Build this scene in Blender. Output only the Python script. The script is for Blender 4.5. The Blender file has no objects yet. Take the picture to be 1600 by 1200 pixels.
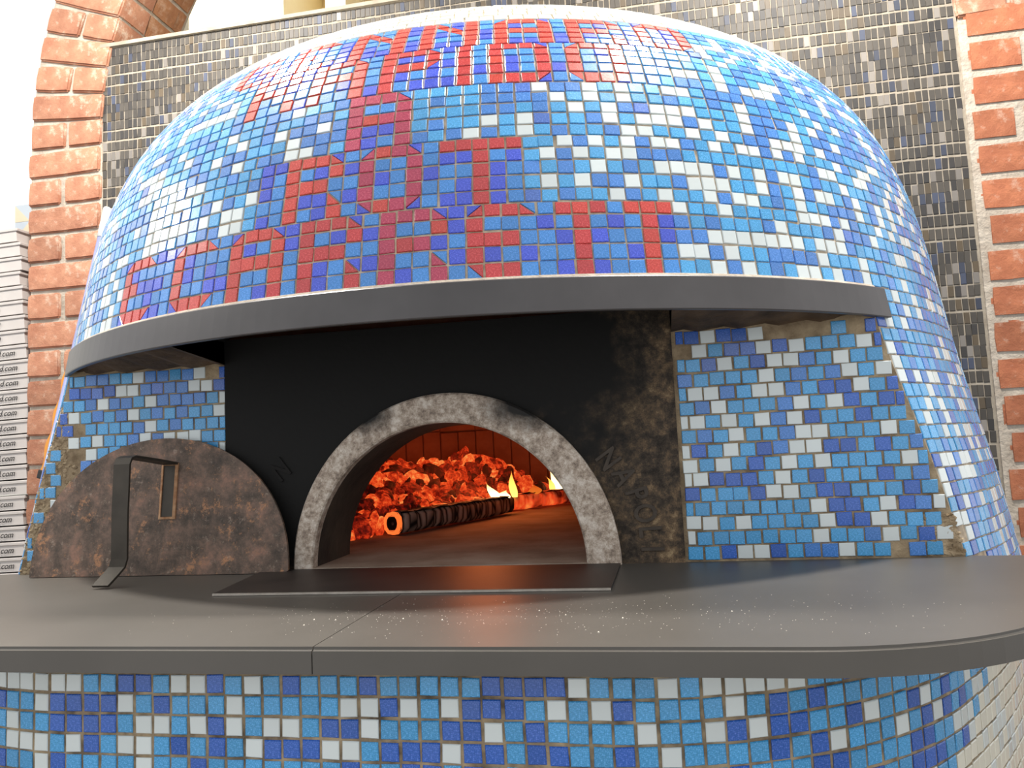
import bpy, bmesh, math, random
import numpy as np
from mathutils import Vector, Matrix, Quaternion, noise as mnoise

random.seed(7); rng = np.random.default_rng(7)
sc = bpy.context.scene
COL = sc.collection
FY = -.684                                  # plane of the front round the mouth
CT = 1.10                                   # height of the worktop above the floor; oven axis stands at x=0, y=0

# ------------------------------------------------------------------ camera
PITCH, ROLL, YAW = math.radians(4.97), 0.047, math.radians(10.6)
CAM = np.array([0.372, -1.929, CT + 0.185])
_f0 = np.array([-math.sin(YAW), math.cos(YAW), 0]); _r0 = np.array([math.cos(YAW), math.sin(YAW), 0]); _u0 = np.array([0, 0, 1.])
FW = _f0 * math.cos(PITCH) + _u0 * math.sin(PITCH); _u1 = -_f0 * math.sin(PITCH) + _u0 * math.cos(PITCH)
RT = _r0 * math.cos(ROLL) - _u1 * math.sin(ROLL); UP = _r0 * math.sin(ROLL) + _u1 * math.cos(ROLL)
cd = bpy.data.cameras.new('camera'); cam = bpy.data.objects.new('camera', cd); COL.objects.link(cam)
cd.sensor_fit = 'HORIZONTAL'; cd.sensor_width = 36; cd.lens = 27.0; cd.clip_start = 0.02
M = Matrix(((RT[0], UP[0], -FW[0], CAM[0]), (RT[1], UP[1], -FW[1], CAM[1]), (RT[2], UP[2], -FW[2], CAM[2]), (0, 0, 0, 1)))
cam.matrix_world = M
sc.camera = cam

# ------------------------------------------------------------------ world, lamps, exposure
w = bpy.data.worlds.new('world'); sc.world = w; w.use_nodes = True
bg = w.node_tree.nodes['Background']; bg.inputs[0].default_value = (0.97, 0.985, 1.0, 1); bg.inputs[1].default_value = 1.0
sc.view_settings.view_transform = 'Standard'; sc.view_settings.look = 'None'; sc.view_settings.gamma = 1
sc.view_settings.use_curve_mapping = False; sc.view_settings.exposure = 0.08

def lamp(name, loc, watts, radius, color=(1, .95, .88), kind='POINT'):
    l = bpy.data.lights.new(name, kind); l.energy = watts; l.color = color
    if kind == 'POINT': l.shadow_soft_size = radius
    else: l.shape = 'DISK'; l.size = radius * 2
    o = bpy.data.objects.new(name, l); COL.objects.link(o); o.location = loc
    return o
# two round ceiling downlights above the oven
lamp('overhead_light', (-0.82, -0.66, CT + 1.9), 48, 0.07, kind='AREA')
lamp('overhead_light', (0.80, -0.65, CT + 1.9), 48, 0.07, kind='AREA')
lamp('overhead_light', (-2.75, -0.85, CT + 1.9), 62, 0.12)         # added to brighten the white wall and bricks on the left
lamp('overhead_light', (-1.60, 1.25, CT + 2.9), 55, 0.15)                        # added to brighten the cream room behind the arch

# ------------------------------------------------------------------ helpers
def srgb(r, g, b):
    return tuple((c / 255 / 12.92) if c / 255 <= .04045 else ((c / 255 + .055) / 1.055) ** 2.4 for c in (r, g, b)) + (1,)

def tag(o, label=None, cat=None, group=None, kind=None):
    if label: o['label'] = label
    if cat: o['category'] = cat
    if group: o['group'] = group
    if kind: o['kind'] = kind
    return o

def link(name, me, parent=None, mats=None):
    o = bpy.data.objects.new(name, me); COL.objects.link(o)
    if parent is not None: o.parent = parent
    return o

def empty(name, loc=(0, 0, 0), parent=None):
    o = bpy.data.objects.new(name, None); COL.objects.link(o); o.location = loc; o.empty_display_size = .05
    if parent is not None: o.parent = parent
    return o

def mesh(name, verts, faces, mats=(), idx=None, smooth=False):
    me = bpy.data.meshes.new(name); me.from_pydata([tuple(v) for v in verts], [], faces)
    for m in mats: me.materials.append(m)
    if idx is not None: me.polygons.foreach_set('material_index', idx)
    if smooth: me.polygons.foreach_set('use_smooth', [True] * len(me.polygons))
    me.update()
    return me

def bmmesh(name, bm, mats=(), smooth=False):
    me = bpy.data.meshes.new(name); bm.normal_update(); bm.to_mesh(me); bm.free()
    for m in mats: me.materials.append(m)
    if smooth: me.polygons.foreach_set('use_smooth', [True] * len(me.polygons))
    return me

def box_bm(bm, x0, x1, y0, y1, z0, z1, bev=0, seg=2):
    r = bmesh.ops.create_cube(bm, size=1); vs = r['verts']
    for v in vs:
        v.co = ((x0 + x1) / 2 + v.co.x * (x1 - x0), (y0 + y1) / 2 + v.co.y * (y1 - y0), (z0 + z1) / 2 + v.co.z * (z1 - z0))
    if bev:
        es = list({e for v in vs for e in v.link_edges})
        bmesh.ops.bevel(bm, geom=es, offset=bev, segments=seg, affect='EDGES', profile=.6)

def box(name, x0, x1, y0, y1, z0, z1, mat, parent=None, bev=0, seg=2):
    bm = bmesh.new(); box_bm(bm, x0, x1, y0, y1, z0, z1, bev, seg)
    return link(name, bmmesh(name, bm, [mat]), parent)

# ------------------------------------------------------------------ materials
def mat_new(name):
    m = bpy.data.materials.new(name); m.use_nodes = True
    nt = m.node_tree; b = nt.nodes['Principled BSDF']
    return m, nt, b

def N(nt, typ, **kw):
    n = nt.nodes.new(typ)
    for k, v in kw.items(): setattr(n, k, v)
    return n

def noise_n(nt, scale, detail=4, rough=.55, coord='Object'):
    tc = N(nt, 'ShaderNodeTexCoord'); n = N(nt, 'ShaderNodeTexNoise')
    n.inputs['Scale'].default_value = scale; n.inputs['Detail'].default_value = detail; n.inputs['Roughness'].default_value = rough
    nt.links.new(tc.outputs[coord], n.inputs['Vector'])
    return n

def ramp(nt, src, stops):
    r = N(nt, 'ShaderNodeValToRGB'); el = r.color_ramp.elements
    while len(el) < len(stops): el.new(.5)
    for e, (p, c) in zip(el, stops):
        e.position = p; e.color = c if len(c) == 4 else tuple(c) + (1,)
    nt.links.new(src, r.inputs['Fac'])
    return r

def mix(nt, fac, a, b, mode='MIX'):
    n = N(nt, 'ShaderNodeMix', data_type='RGBA', blend_type=mode)
    for s, v in ((n.inputs[0], fac), (n.inputs[6], a), (n.inputs[7], b)):
        if hasattr(v, 'is_linked') or isinstance(v, bpy.types.NodeSocket): nt.links.new(v, s)
        else: s.default_value = v
    return n.outputs[2]

def bump(nt, b, src, strength=.3, dist=.002):
    bp = N(nt, 'ShaderNodeBump'); bp.inputs['Strength'].default_value = strength; bp.inputs['Distance'].default_value = dist
    nt.links.new(src, bp.inputs['Height']); nt.links.new(bp.outputs[0], b.inputs['Normal'])

def noisy(name, c0, c1, scale=20, rough=.6, metallic=0, bmp=.2, bscale=None, bdist=.002, c2=None, detail=5):
    m, nt, b = mat_new(name)
    n = noise_n(nt, scale, detail)
    st = [(.3, c0), (.7, c1)] if c2 is None else [(.28, c0), (.5, c1), (.72, c2)]
    r = ramp(nt, n.outputs['Fac'], st); nt.links.new(r.outputs[0], b.inputs['Base Color'])
    b.inputs['Roughness'].default_value = rough; b.inputs['Metallic'].default_value = metallic
    if bmp:
        n2 = noise_n(nt, bscale or scale * 4, 5); bump(nt, b, n2.outputs['Fac'], bmp, bdist)
    return m

def tile_mat(name, rgb, speck=.22, rough=.27, var=.12, grain=620., coat=.55):
    m, nt, b = mat_new(name)
    g = N(nt, 'ShaderNodeNewGeometry'); oi = N(nt, 'ShaderNodeObjectInfo')
    ad = N(nt, 'ShaderNodeMath', operation='ADD'); fr = N(nt, 'ShaderNodeMath', operation='FRACT')
    nt.links.new(g.outputs['Random Per Island'], ad.inputs[0]); nt.links.new(oi.outputs['Random'], ad.inputs[1]); nt.links.new(ad.outputs[0], fr.inputs[0])
    hs = N(nt, 'ShaderNodeHueSaturation')
    mr = N(nt, 'ShaderNodeMapRange'); mr.inputs[3].default_value = 1 - var; mr.inputs[4].default_value = 1 + var
    nt.links.new(fr.outputs[0], mr.inputs[0]); nt.links.new(mr.outputs[0], hs.inputs['Value'])
    n = noise_n(nt, grain, 2)
    lite = tuple(min(1, c * 1.35 + .10) for c in srgb(*rgb)[:3]) + (1,); dark = tuple(c * .80 for c in srgb(*rgb)[:3]) + (1,)
    if speck:
        r = ramp(nt, n.outputs['Fac'], [(.3, dark), (.5, srgb(*rgb)), (.74, lite)]); nt.links.new(r.outputs[0], hs.inputs['Color'])
    else: hs.inputs['Color'].default_value = srgb(*rgb)
    nt.links.new(hs.outputs[0], b.inputs['Base Color'])
    b.inputs['Roughness'].default_value = rough
    b.inputs['Specular IOR Level'].default_value = .6
    b.inputs['Coat Weight'].default_value = coat; b.inputs['Coat Roughness'].default_value = .22
    n3 = noise_n(nt, 160, 2); bump(nt, b, n3.outputs['Fac'], .12, .0012)
    return m

TM = {
    'L': tile_mat('tile_light_blue', (62, 154, 212)), 'M': tile_mat('tile_mid_blue', (56, 122, 200)), 'D': tile_mat('tile_royal_blue', (24, 88, 182)),
    'W': tile_mat('tile_milk_white', (212, 221, 222), speck=0, var=.07), 'B': tile_mat('tile_letter_blue', (48, 128, 204)),
    'C': tile_mat('tile_cobalt', (48, 74, 202)), 'r': tile_mat('tile_red', (186, 36, 40)), 'o': tile_mat('tile_orange_red', (196, 48, 34)),
    'm': tile_mat('tile_crimson', (174, 34, 76)), 'k': tile_mat('tile_chalk_white', (226, 224, 210), speck=0, var=.06, rough=.3),
    'V': tile_mat('tile_violet_blue', (66, 108, 192)),
}
WM = [tile_mat('slate_tile_grey', (62, 57, 51), 0, .6, .3, coat=0), tile_mat('slate_tile_dark', (42, 39, 38), 0, .6, .3, coat=0), tile_mat('slate_tile_blue', (50, 57, 76), 0, .6, .3, coat=0),
      tile_mat('slate_tile_brown', (74, 62, 45), 0, .6, .25, coat=0), tile_mat('slate_tile_pale', (116, 110, 104), 0, .5, .25, coat=0)]
grout_dome = noisy('dome_grout', srgb(150, 132, 112), srgb(206, 190, 168), 60, .9, 0, .5, 300)
grout_panel = noisy('panel_grout', srgb(104, 86, 64), srgb(182, 162, 132), 34, .9, 0, .8, 160, .004)
grout_base = noisy('base_grout', srgb(84, 72, 58), srgb(178, 158, 128), 45, .9, 0, .6, 200, .003)
grout_wall = noisy('wall_grout', srgb(140, 130, 116), srgb(166, 156, 141), 40, .95, 0, .4, 200)
mortar = noisy('mortar', srgb(160, 148, 134), srgb(190, 180, 166), 25, .95, 0, .7, 90, .006)
plaster_white = noisy('plaster_white', srgb(236, 236, 228), srgb(246, 246, 240), 6, .9, 0, .1)
cream = noisy('cream_paint', srgb(224, 200, 150), srgb(232, 210, 164), 3, .85, 0, .05)
cream_light = noisy('cream_paint_light', srgb(236, 222, 184), srgb(242, 230, 198), 3, .85, 0, .05)
coping_m = noisy('coping_render', srgb(142, 132, 118), srgb(168, 158, 142), 20, .95, 0, .4, 80)
floor_mat = noisy('floor_stone', srgb(120, 112, 102), srgb(142, 134, 122), 5, .6, 0, .1)

def brick_mat(name, c0, c1, white):
    m, nt, b = mat_new(name)
    n = noise_n(nt, 14, 6, .65); oi = N(nt, 'ShaderNodeObjectInfo')
    r = ramp(nt, n.outputs['Fac'], [(.3, c0), (.72, c1)])
    hs = N(nt, 'ShaderNodeHueSaturation'); mr = N(nt, 'ShaderNodeMapRange'); mr.inputs[3].default_value = .84; mr.inputs[4].default_value = 1.14
    nt.links.new(oi.outputs['Random'], mr.inputs[0]); nt.links.new(mr.outputs[0], hs.inputs['Value']); nt.links.new(r.outputs[0], hs.inputs['Color'])
    n2 = noise_n(nt, 22, 8, .75); r2 = ramp(nt, n2.outputs['Fac'], [(.53, (0, 0, 0)), (.66, (white, white, white))])
    c = mix(nt, r2.outputs[0], hs.outputs[0], srgb(212, 196, 178)); nt.links.new(c, b.inputs['Base Color'])
    b.inputs['Roughness'].default_value = .85
    n3 = noise_n(nt, 55, 8, .7); bump(nt, b, n3.outputs['Fac'], .6, .006)
    return m
BR = brick_mat('terracotta_brick', srgb(154, 100, 76), srgb(186, 136, 108), .65)
BRS = brick_mat('aged_brick', srgb(140, 92, 62), srgb(172, 122, 84), .3)
BRR = brick_mat('terracotta_brick_rich', srgb(152, 88, 60), srgb(184, 116, 82), .45)

def iron_mat():
    m, nt, b = mat_new('sooty_iron')
    n = noise_n(nt, 24, 10, .82)
    r = ramp(nt, n.outputs['Fac'], [(.40, srgb(34, 29, 25)), (.49, srgb(70, 60, 50)), (.57, srgb(112, 92, 70)), (.64, srgb(160, 138, 106))])
    tc = N(nt, 'ShaderNodeTexCoord'); mp = N(nt, 'ShaderNodeMapping'); nt.links.new(tc.outputs['Object'], mp.inputs[0])
    mp.inputs['Location'].default_value = (.10, .69, -(CT + .42)); 
    sp = N(nt, 'ShaderNodeVectorMath', operation='MULTIPLY'); sp.inputs[1].default_value = (1.0, 0, .95)
    nt.links.new(mp.outputs[0], sp.inputs[0])
    ln = N(nt, 'ShaderNodeVectorMath', operation='LENGTH'); nt.links.new(sp.outputs[0], ln.inputs[0])
    n2 = noise_n(nt, 9, 5); ad = N(nt, 'ShaderNodeMath', operation='MULTIPLY_ADD'); ad.inputs[1].default_value = .35
    nt.links.new(n2.outputs['Fac'], ad.inputs[0]); nt.links.new(ln.outputs['Value'], ad.inputs[2])
    r2 = ramp(nt, ad.outputs[0], [(.55, (0, 0, 0)), (.70, (1, 1, 1))])
    c = mix(nt, r2.outputs[0], srgb(17, 16, 15), r.outputs[0]); nt.links.new(c, b.inputs['Base Color'])
    b.inputs['Roughness'].default_value = .72; b.inputs['Specular IOR Level'].default_value = .3
    n3 = noise_n(nt, 120, 6); bump(nt, b, n3.outputs['Fac'], .35, .002)
    return m
iron = iron_mat()
letter_m = noisy('cast_letter', srgb(54, 47, 41), srgb(78, 68, 58), 40, .75, 0, .3, 150)
ring_m = None
def ring_mat():
    m, nt, b = mat_new('cast_iron_ring')
    n = noise_n(nt, 62, 10, .82)
    r = ramp(nt, n.outputs['Fac'], [(.38, srgb(116, 102, 91)), (.49, srgb(180, 162, 145)), (.62, srgb(226, 216, 204))])
    tc = N(nt, 'ShaderNodeTexCoord'); prev = None                # two licks of soot on the crown of the ring
    for c_, k_ in (((-.115, FY, CT + .262), (1.1, 0, 1.6)), ((.165, FY, CT + .262), (.85, 0, 1.3))):
        sb = N(nt, 'ShaderNodeVectorMath', operation='SUBTRACT'); sb.inputs[1].default_value = c_; nt.links.new(tc.outputs['Object'], sb.inputs[0])
        mu = N(nt, 'ShaderNodeVectorMath', operation='MULTIPLY'); mu.inputs[1].default_value = k_; nt.links.new(sb.outputs[0], mu.inputs[0])
        le = N(nt, 'ShaderNodeVectorMath', operation='LENGTH'); nt.links.new(mu.outputs[0], le.inputs[0])
        if prev: mi = N(nt, 'ShaderNodeMath', operation='MINIMUM'); nt.links.new(prev, mi.inputs[0]); nt.links.new(le.outputs['Value'], mi.inputs[1]); prev = mi.outputs[0]
        else: prev = le.outputs['Value']
    n2 = noise_n(nt, 24, 4); ma = N(nt, 'ShaderNodeMath', operation='MULTIPLY_ADD'); ma.inputs[1].default_value = .05; nt.links.new(n2.outputs['Fac'], ma.inputs[0]); nt.links.new(prev, ma.inputs[2])
    r2 = ramp(nt, ma.outputs[0], [(.055, (1, 1, 1)), (.095, (0, 0, 0))])
    c = mix(nt, r2.outputs[0], r.outputs[0], srgb(26, 23, 21)); nt.links.new(c, b.inputs['Base Color'])
    b.inputs['Roughness'].default_value = .7; b.inputs['Metallic'].default_value = 0
    n3 = noise_n(nt, 220, 5); bump(nt, b, n3.outputs['Fac'], .3, .0015)
    return m
ring_m = ring_mat()
soot = noisy('soot_black', srgb(12, 11, 10), srgb(24, 21, 19), 12, .9, 0, .3, 60)
sooty_stone = noisy('sooty_stone', srgb(30, 27, 24), srgb(70, 62, 52), 12, .85, 0, .5, 60, .004)
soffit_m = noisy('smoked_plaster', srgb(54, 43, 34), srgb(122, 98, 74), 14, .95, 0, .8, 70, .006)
band_m = noisy('black_band', srgb(58, 55, 56), srgb(72, 69, 70), 4, .38, .0, .05, 60, c2=srgb(84, 81, 82))
slate = noisy('slate_top', srgb(78, 74, 69), srgb(90, 86, 81), 3.5, .45, 0, .06, 300, .0008)
steel_dark = noisy('hearth_steel', srgb(40, 35, 33), srgb(58, 50, 46), 9, .5, 0, .05, 200)
bar_m = noisy('handle_steel', srgb(58, 53, 47), srgb(76, 70, 62), 20, .55, .4, .1, 100)
def rust_mat():
    m, nt, b = mat_new('rusted_steel')
    n = noise_n(nt, 17, 10, .78); r = ramp(nt, n.outputs['Fac'], [(.38, srgb(66, 57, 51)), (.47, srgb(92, 78, 68)), (.54, srgb(114, 94, 82)), (.63, srgb(146, 112, 96))])
    n2 = noise_n(nt, 24, 10, .85); r2 = ramp(nt, n2.outputs['Fac'], [(.545, (0, 0, 0)), (.60, (.8, .8, .8))])
    c = mix(nt, r2.outputs[0], r.outputs[0], srgb(188, 136, 98))
    n4 = noise_n(nt, 60, 9, .85); r4 = ramp(nt, n4.outputs['Fac'], [(.56, (0, 0, 0)), (.62, (.6, .6, .6))])
    c = mix(nt, r4.outputs[0], c, srgb(170, 152, 136)); nt.links.new(c, b.inputs['Base Color'])
    b.inputs['Roughness'].default_value = .6; b.inputs['Metallic'].default_value = .25
    n3 = noise_n(nt, 90, 6); bump(nt, b, n3.outputs['Fac'], .25, .0015)
    return m
rust = rust_mat()
fire_brick_m = noisy('fire_brick', srgb(122, 84, 70), srgb(150, 108, 90), 16, .9, 0, .4, 70, .003)
oven_stone = noisy('oven_stone', srgb(112, 98, 86), srgb(150, 134, 118), 8, .85, 0, .4, 60, .003, c2=srgb(172, 160, 146))

# ------------------------------------------------------------------ oven dome geometry
PROF = np.array([(-.12, 1.0838), (0, 1.063), (.10, 1.046), (.204, 1.0235), (.298, 1.002), (.386, .9856), (.472, .9714), (.557, .956), (.64, .937), (.721, .91), (.798, .872), (.866, .821),
                 (.9235, .757), (.966, .68), (.996, .6), (1.02, .522), (1.041, .4485), (1.058, .378), (1.068, .30), (1.074, .2), (1.077, .1), (1.078, 0)])
_u = np.r_[0, np.cumsum(np.hypot(np.diff(PROF[:, 0]), np.diff(PROF[:, 1])))]
_t = np.linspace(0, _u[-1], 1500); _z = np.interp(_t, _u, PROF[:, 0]); _r = np.interp(_t, _u, PROF[:, 1])
_k = np.hanning(121); _k /= _k.sum()
def _sm(a, sign):
    p = np.r_[2 * a[0] - a[60:0:-1], a, (2 * a[-1] - a[-2:-62:-1]) if sign else a[-2:-62:-1]]
    return np.convolve(p, _k, 'valid')
_z, _r = _sm(_z, False), np.maximum(_sm(_r, True), 0); _r[-1] = 0
SS = np.r_[0, np.cumsum(np.hypot(np.diff(_z), np.diff(_r)))]
SMAX = SS[-1]
def s2zr(s): return np.interp(s, SS, _z), np.interp(s, SS, _r)
def z2s(z): return np.interp(z, _z, SS)
def dome_pt(s, th, off=0.):
    z, r = s2zr(s); z1, r1 = s2zr(s + .004); z0, r0 = s2zr(s - .004)
    tz, tr = z1 - z0, r1 - r0; l = math.hypot(tz, tr); tz /= l; tr /= l
    x, y = math.sin(th), -math.cos(th)
    n = np.array([x * tz, y * tz, -tr]); t = np.array([x * tr, y * tr, tz]); e = np.array([math.cos(th), math.sin(th), 0])
    p = np.array([x * r + .0137 * z, y * r * .98, CT + z]) + n * off
    return p, e, t, n
def th_cut(z):                                # angle where the dome meets the plane of the front
    r = float(np.interp(z, _z, _r)); return math.acos(min(1, -FY / (.98 * r)))

def cam_px(P):
    d = np.asarray(P) - CAM; k = d @ FW
    return 800 + 1200 * (d @ RT) / k, 600 - 1200 * (d @ UP) / k, k

# ------------------------------------------------------------------ tiles: one bevelled prism per tile
def prism(pts, t=.0016, b=.0010, zb=-.0015):
    c = sum((Vector(p) for p in pts), Vector((0, 0))) / len(pts); n = len(pts); v = []
    for z, k in ((zb, 0), (t - b * .8, 0), (t, b)):
        for p in pts:
            p = Vector(p); d = (c - p); q = p + d.normalized() * k * 1.3 if k else p
            v.append((q.x, q.y, z))
    f = []
    for l in (0, n):
        for i in range(n):
            j = (i + 1) % n; f.append((l + i, l + j, l + n + j, l + n + i))
    f.append(tuple(range(2 * n, 3 * n)))
    return v, f
def quad_pts(w, h, j=.0006):
    return [(sx * w / 2 + random.uniform(-j, j), sy * h / 2 + random.uniform(-j, j)) for sx, sy in ((-1, -1), (1, -1), (1, 1), (-1, 1))]
SHARED = {}
def shared_tile(w, h, c, mats):
    key = (round(w, 3), round(h, 3), c, random.randrange(3))
    if key not in SHARED:
        v, f = prism(quad_pts(key[0] if key[0] > .004 else w, key[1], .0004)); SHARED[key] = mesh('mosaic_tile', v, f, [mats[c]])
    return SHARED[key]

class Field:
    """collects tiles; the largest in view become objects, the others one joined part of kind stuff"""
    def __init__(self, mats): self.T = []; self.mats = mats
    def add(self, p, e, t, n, w, h, c, pts=None, jit=1.):
        a = random.gauss(0, .011) * jit; bx = random.gauss(0, .011) * jit; az = random.gauss(0, .012) * jit
        R = Matrix((e, t, n)).transposed() @ (Matrix.Rotation(az, 3, 'Z') @ Matrix.Rotation(a, 3, 'X') @ Matrix.Rotation(bx, 3, 'Y'))
        P = np.array(p) + np.array(e) * random.gauss(0, .0004) * jit + np.array(t) * random.gauss(0, .0004) * jit
        x, y, k = cam_px(P); v = CAM - P; cosv = float(np.dot(v, n) / np.linalg.norm(v))
        vis = (w * h * max(cosv, 0) / k ** 2) if (k > 0 and -5 < x < 1605 and -5 < y < 1205) else 0
        self.T.append((vis, P, R, w, h, c, pts))
    def build(self, parent, name, field_name, limit=300, share=True, hidden=None):
        T = sorted(self.T, key=lambda q: -q[0]) if len(self.T) > limit else self.T
        for i, (vis, P, R, w, h, c, pts) in enumerate(T[:limit]):
            if pts is None and share: me = shared_tile(w, h, c, self.mats)
            else:
                v, f = prism(pts or quad_pts(w, h)); me = mesh(name, v, f, [self.mats[c]])
            o = link(name, me, parent); o.matrix_local = Matrix.Translation(Vector(P)) @ R.to_4x4()
        rest = T[limit:]
        if rest:
            V, F, I = [], [], []; keys = list(self.mats) if isinstance(self.mats, dict) else list(range(len(self.mats)))
            for vis, P, R, w, h, c, pts in rest:
                v, f = prism(pts or quad_pts(w, h)); o = len(V); A = np.array(R)
                V.extend((np.array(v) @ A.T + P).tolist()); F.extend([tuple(o + i for i in q) for q in f]); I.extend([keys.index(c)] * len(f))
            me = mesh(field_name, V, F, [self.mats[k] for k in keys], I)
            tag(link(field_name, me, parent), kind='stuff')

def plain(): return random.choices('LMWV', (43, 27, 29, 1))[0]
def plain2(): return random.choices('LDWMV', (44, 22, 25, 6, 3))[0]

# =================================================================== THE SETTING
tag(box('floor', -5, 5, -4, 3.2, -.05, 0, floor_mat), 'grey stone floor around the oven', kind='structure')
tag(box('ceiling', -5, 5, -2.3, 3.2, CT + 3.0, CT + 3.1, plaster_white), 'unseen white ceiling added above the oven to block light', kind='structure')  # unseen; added to block world light from above, front stays open
WY = .051                                    # face of the mosaic wall behind the oven
_o = [(-1.222, 0), (-.86, 0), (-.86, CT + .60), (-.55, CT + .72), (.55, CT + .72), (.86, CT + .60), (.86, 0), (1.152, 0), (1.152, CT + 1.463), (-1.222, CT + 1.463)]   # wall stands round the oven
_bm = bmesh.new(); _f = _bm.faces.new([_bm.verts.new((x, WY + .003, z)) for x, z in _o]); _e = bmesh.ops.extrude_face_region(_bm, geom=[_f])
for _v in _e['geom']:
    if isinstance(_v, bmesh.types.BMVert): _v.co.y += .107
bmesh.ops.recalc_face_normals(_bm, faces=_bm.faces[:])
wall = link('wall_back', bmmesh('wall_back', _bm, [grout_wall]))
tag(wall, 'dark slate mosaic wall behind the domed oven', kind='structure')
ca = box('coping', -1.222, 1.152, WY - .006, WY + .115, CT + 1.463, CT + 1.474, coping_m, wall)
# mosaic of the wall: narrow upright stone tiles, left out where the dome hides them from any nearby viewpoint
def hidden_by_dome(X, Zc):
    hid = np.ones(len(X), bool)
    for dx, dz in ((0, 0), (.4, 0), (-.4, 0), (0, .35), (0, -.2)):
        c = CAM + [dx, 0, dz]; P = np.stack([X, np.full(len(X), WY), CT + Zc], 1); d = P - c; inside = np.zeros(len(X), bool)
        for t in np.linspace(.45, .995, 60):
            q = c + d * t; zc = q[:, 2] - CT
            inside |= (np.hypot(q[:, 0], q[:, 1] / .98) < np.interp(zc, _z, _r, right=0) - .012) & (zc > 0) & (zc < 1.075)
        inside |= (Zc < 0)
        hid &= inside
    return hid
PX, PZ = .0146, .0292
xs = np.arange(-1.212, 1.148, PX); zs = np.arange(1.446, -.02, -PZ)
GX, GZ = np.meshgrid(xs, zs); hid = hidden_by_dome(GX.ravel(), GZ.ravel()).reshape(GX.shape)
fld = Field(WM)
for i in range(len(zs)):
    ox = 0
    for j in range(len(xs)):
        if hid[i, j]: continue
        c = random.choices(range(5), (58, 17, 9, 9, 7))[0]
        fld.add((xs[j] + ox + random.gauss(0, .0004), WY + .003, CT + zs[i] + .004 * math.sin(j * .05 + i)), (1, 0, 0), (0, 0, 1), (0, -1, 0), PX - .0017 + random.uniform(-.0007, .0004), PZ - .0024, c, jit=.9)
fld.build(wall, 'slate_tile', 'slate_tile_field', 300)

# brick arch: left jamb and spring of the arch, right jamb
def brick_mesh(lx, ly, lz, m):
    bm = bmesh.new(); box_bm(bm, -lx / 2, lx / 2, -ly / 2, ly / 2, -lz / 2, lz / 2)
    bmesh.ops.subdivide_edges(bm, edges=bm.edges[:], cuts=1, use_grid_fill=True)
    sd = random.random() * 50
    for v in bm.verts:
        ex = sum(abs(abs(c) - l / 2) < 1e-6 for c, l in zip(v.co, (lx, ly, lz)))
        if ex == 3: v.co *= .985
        n = mnoise.noise_vector(v.co * 18 + Vector((sd, 0, 0))); v.co += n * .003
    es = [e for e in bm.edges if len(e.link_faces) == 2 and e.calc_face_angle(0) > .8]
    bmesh.ops.bevel(bm, geom=es, offset=.0045, segments=2, affect='EDGES')
    return bmmesh('brick', bm, [m])
BM = {}
def brick(parent, M4, lx, ly, lz, m):
    key = (round(lx, 3), round(ly, 3), round(lz, 3), m.name, random.randrange(4))
    if key not in BM: BM[key] = brick_mesh(lx, ly, lz, m)
    o = link('brick', BM[key], parent); o.matrix_local = M4; return o
ARC, ARX, ARZ = 1.185, -.035, 1.17           # intrados radius, centre
ZB = .0873; z0 = .1153 - 14 * ZB
def jamb_core(name, x0, x1, y0, y1, z1):
    return box(name, x0, x1, y0, y1, 0, z1, mortar)
tr1 = jamb_core('trim_1', -1.466, -1.221, WY + .002, WY + .27, CT + ARZ + .06)
tag(tr1, 'terracotta brick jamb and arch left of the mosaic wall', kind='structure')
k = 0
zc = z0
while zc < ARZ - .03:
    cz = CT + zc + ZB / 2; hz = ZB - .0095
    if cz - hz / 2 > 0:
        if (k % 2) == 1:
            brick(tr1, Matrix.Translation((-1.3485, WY + .0542, cz)), .247, .12, hz, BR)
        else:
            brick(tr1, Matrix.Translation((-1.4165, WY + .0542, cz)), .112, .12, hz, BR)
            brick(tr1, Matrix.Translation((-1.284, WY + .0542, cz)), .124, .12, hz, BR)
    zc += ZB; k += 1
# arch ring, bricks set on the radius; more courses behind show on the soffit
A0 = (zc - ARZ) / 1.31; dphi = ZB / 1.31
core_v, core_f = [], []
for i in range(40):
    ph = A0 - .05 + (math.pi - 2 * A0 + .10) * i / 39
    for r in (ARC + .006, ARC + .247):
        for y in (WY + .0045, WY + .268):
            core_v.append((ARX - r * math.cos(ph), y, CT + ARZ + r * math.sin(ph)))
for i in range(39):
    a, b_ = 4 * i, 4 * i + 4
    core_f += [(a, b_, b_ + 1, a + 1), (a + 2, a + 3, b_ + 3, b_ + 2), (a, a + 2, b_ + 2, b_), (a + 1, b_ + 1, b_ + 3, a + 3)]
link('arch_mortar', mesh('arch_mortar', core_v, core_f, [mortar]), tr1)
nb = int((math.pi - 2 * A0) / dphi)
for i in range(nb):
    ph = A0 + dphi * (i + .5)
    if ph > 1.2 and ph < math.pi - .35: continue          # crown of the arch lies outside the photograph
    for layer, yy in enumerate((WY + .0542, WY + .165, WY + .235)):
        rot = Matrix.Rotation(ph, 4, 'Y')    # x axis of the brick along the radius
        lens = [(.1235, .247)] if (i + layer + k) % 2 == 1 else [(.0575, .115), (.185, .12)]
        if layer: lens = [(.06, .118)]
        for rc, ll in lens:
            r = ARC + rc
            brick(tr1, Matrix.Translation((ARX - r * math.cos(ph), yy, CT + ARZ + r * math.sin(ph))) @ rot, ll, .12 if layer == 0 else (.11 if layer == 1 else .05), ZB - .0095, BR if layer == 0 else BRS)
tr2 = jamb_core('trim_2', 1.152, 1.60, WY - .002, WY + .27, CT + ARZ + .012)
tag(tr2, 'terracotta brick jamb with smeared mortar right of the mosaic wall', kind='structure')
zb2 = .0861; zc = 1.1289 + zb2; k = 0
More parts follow.
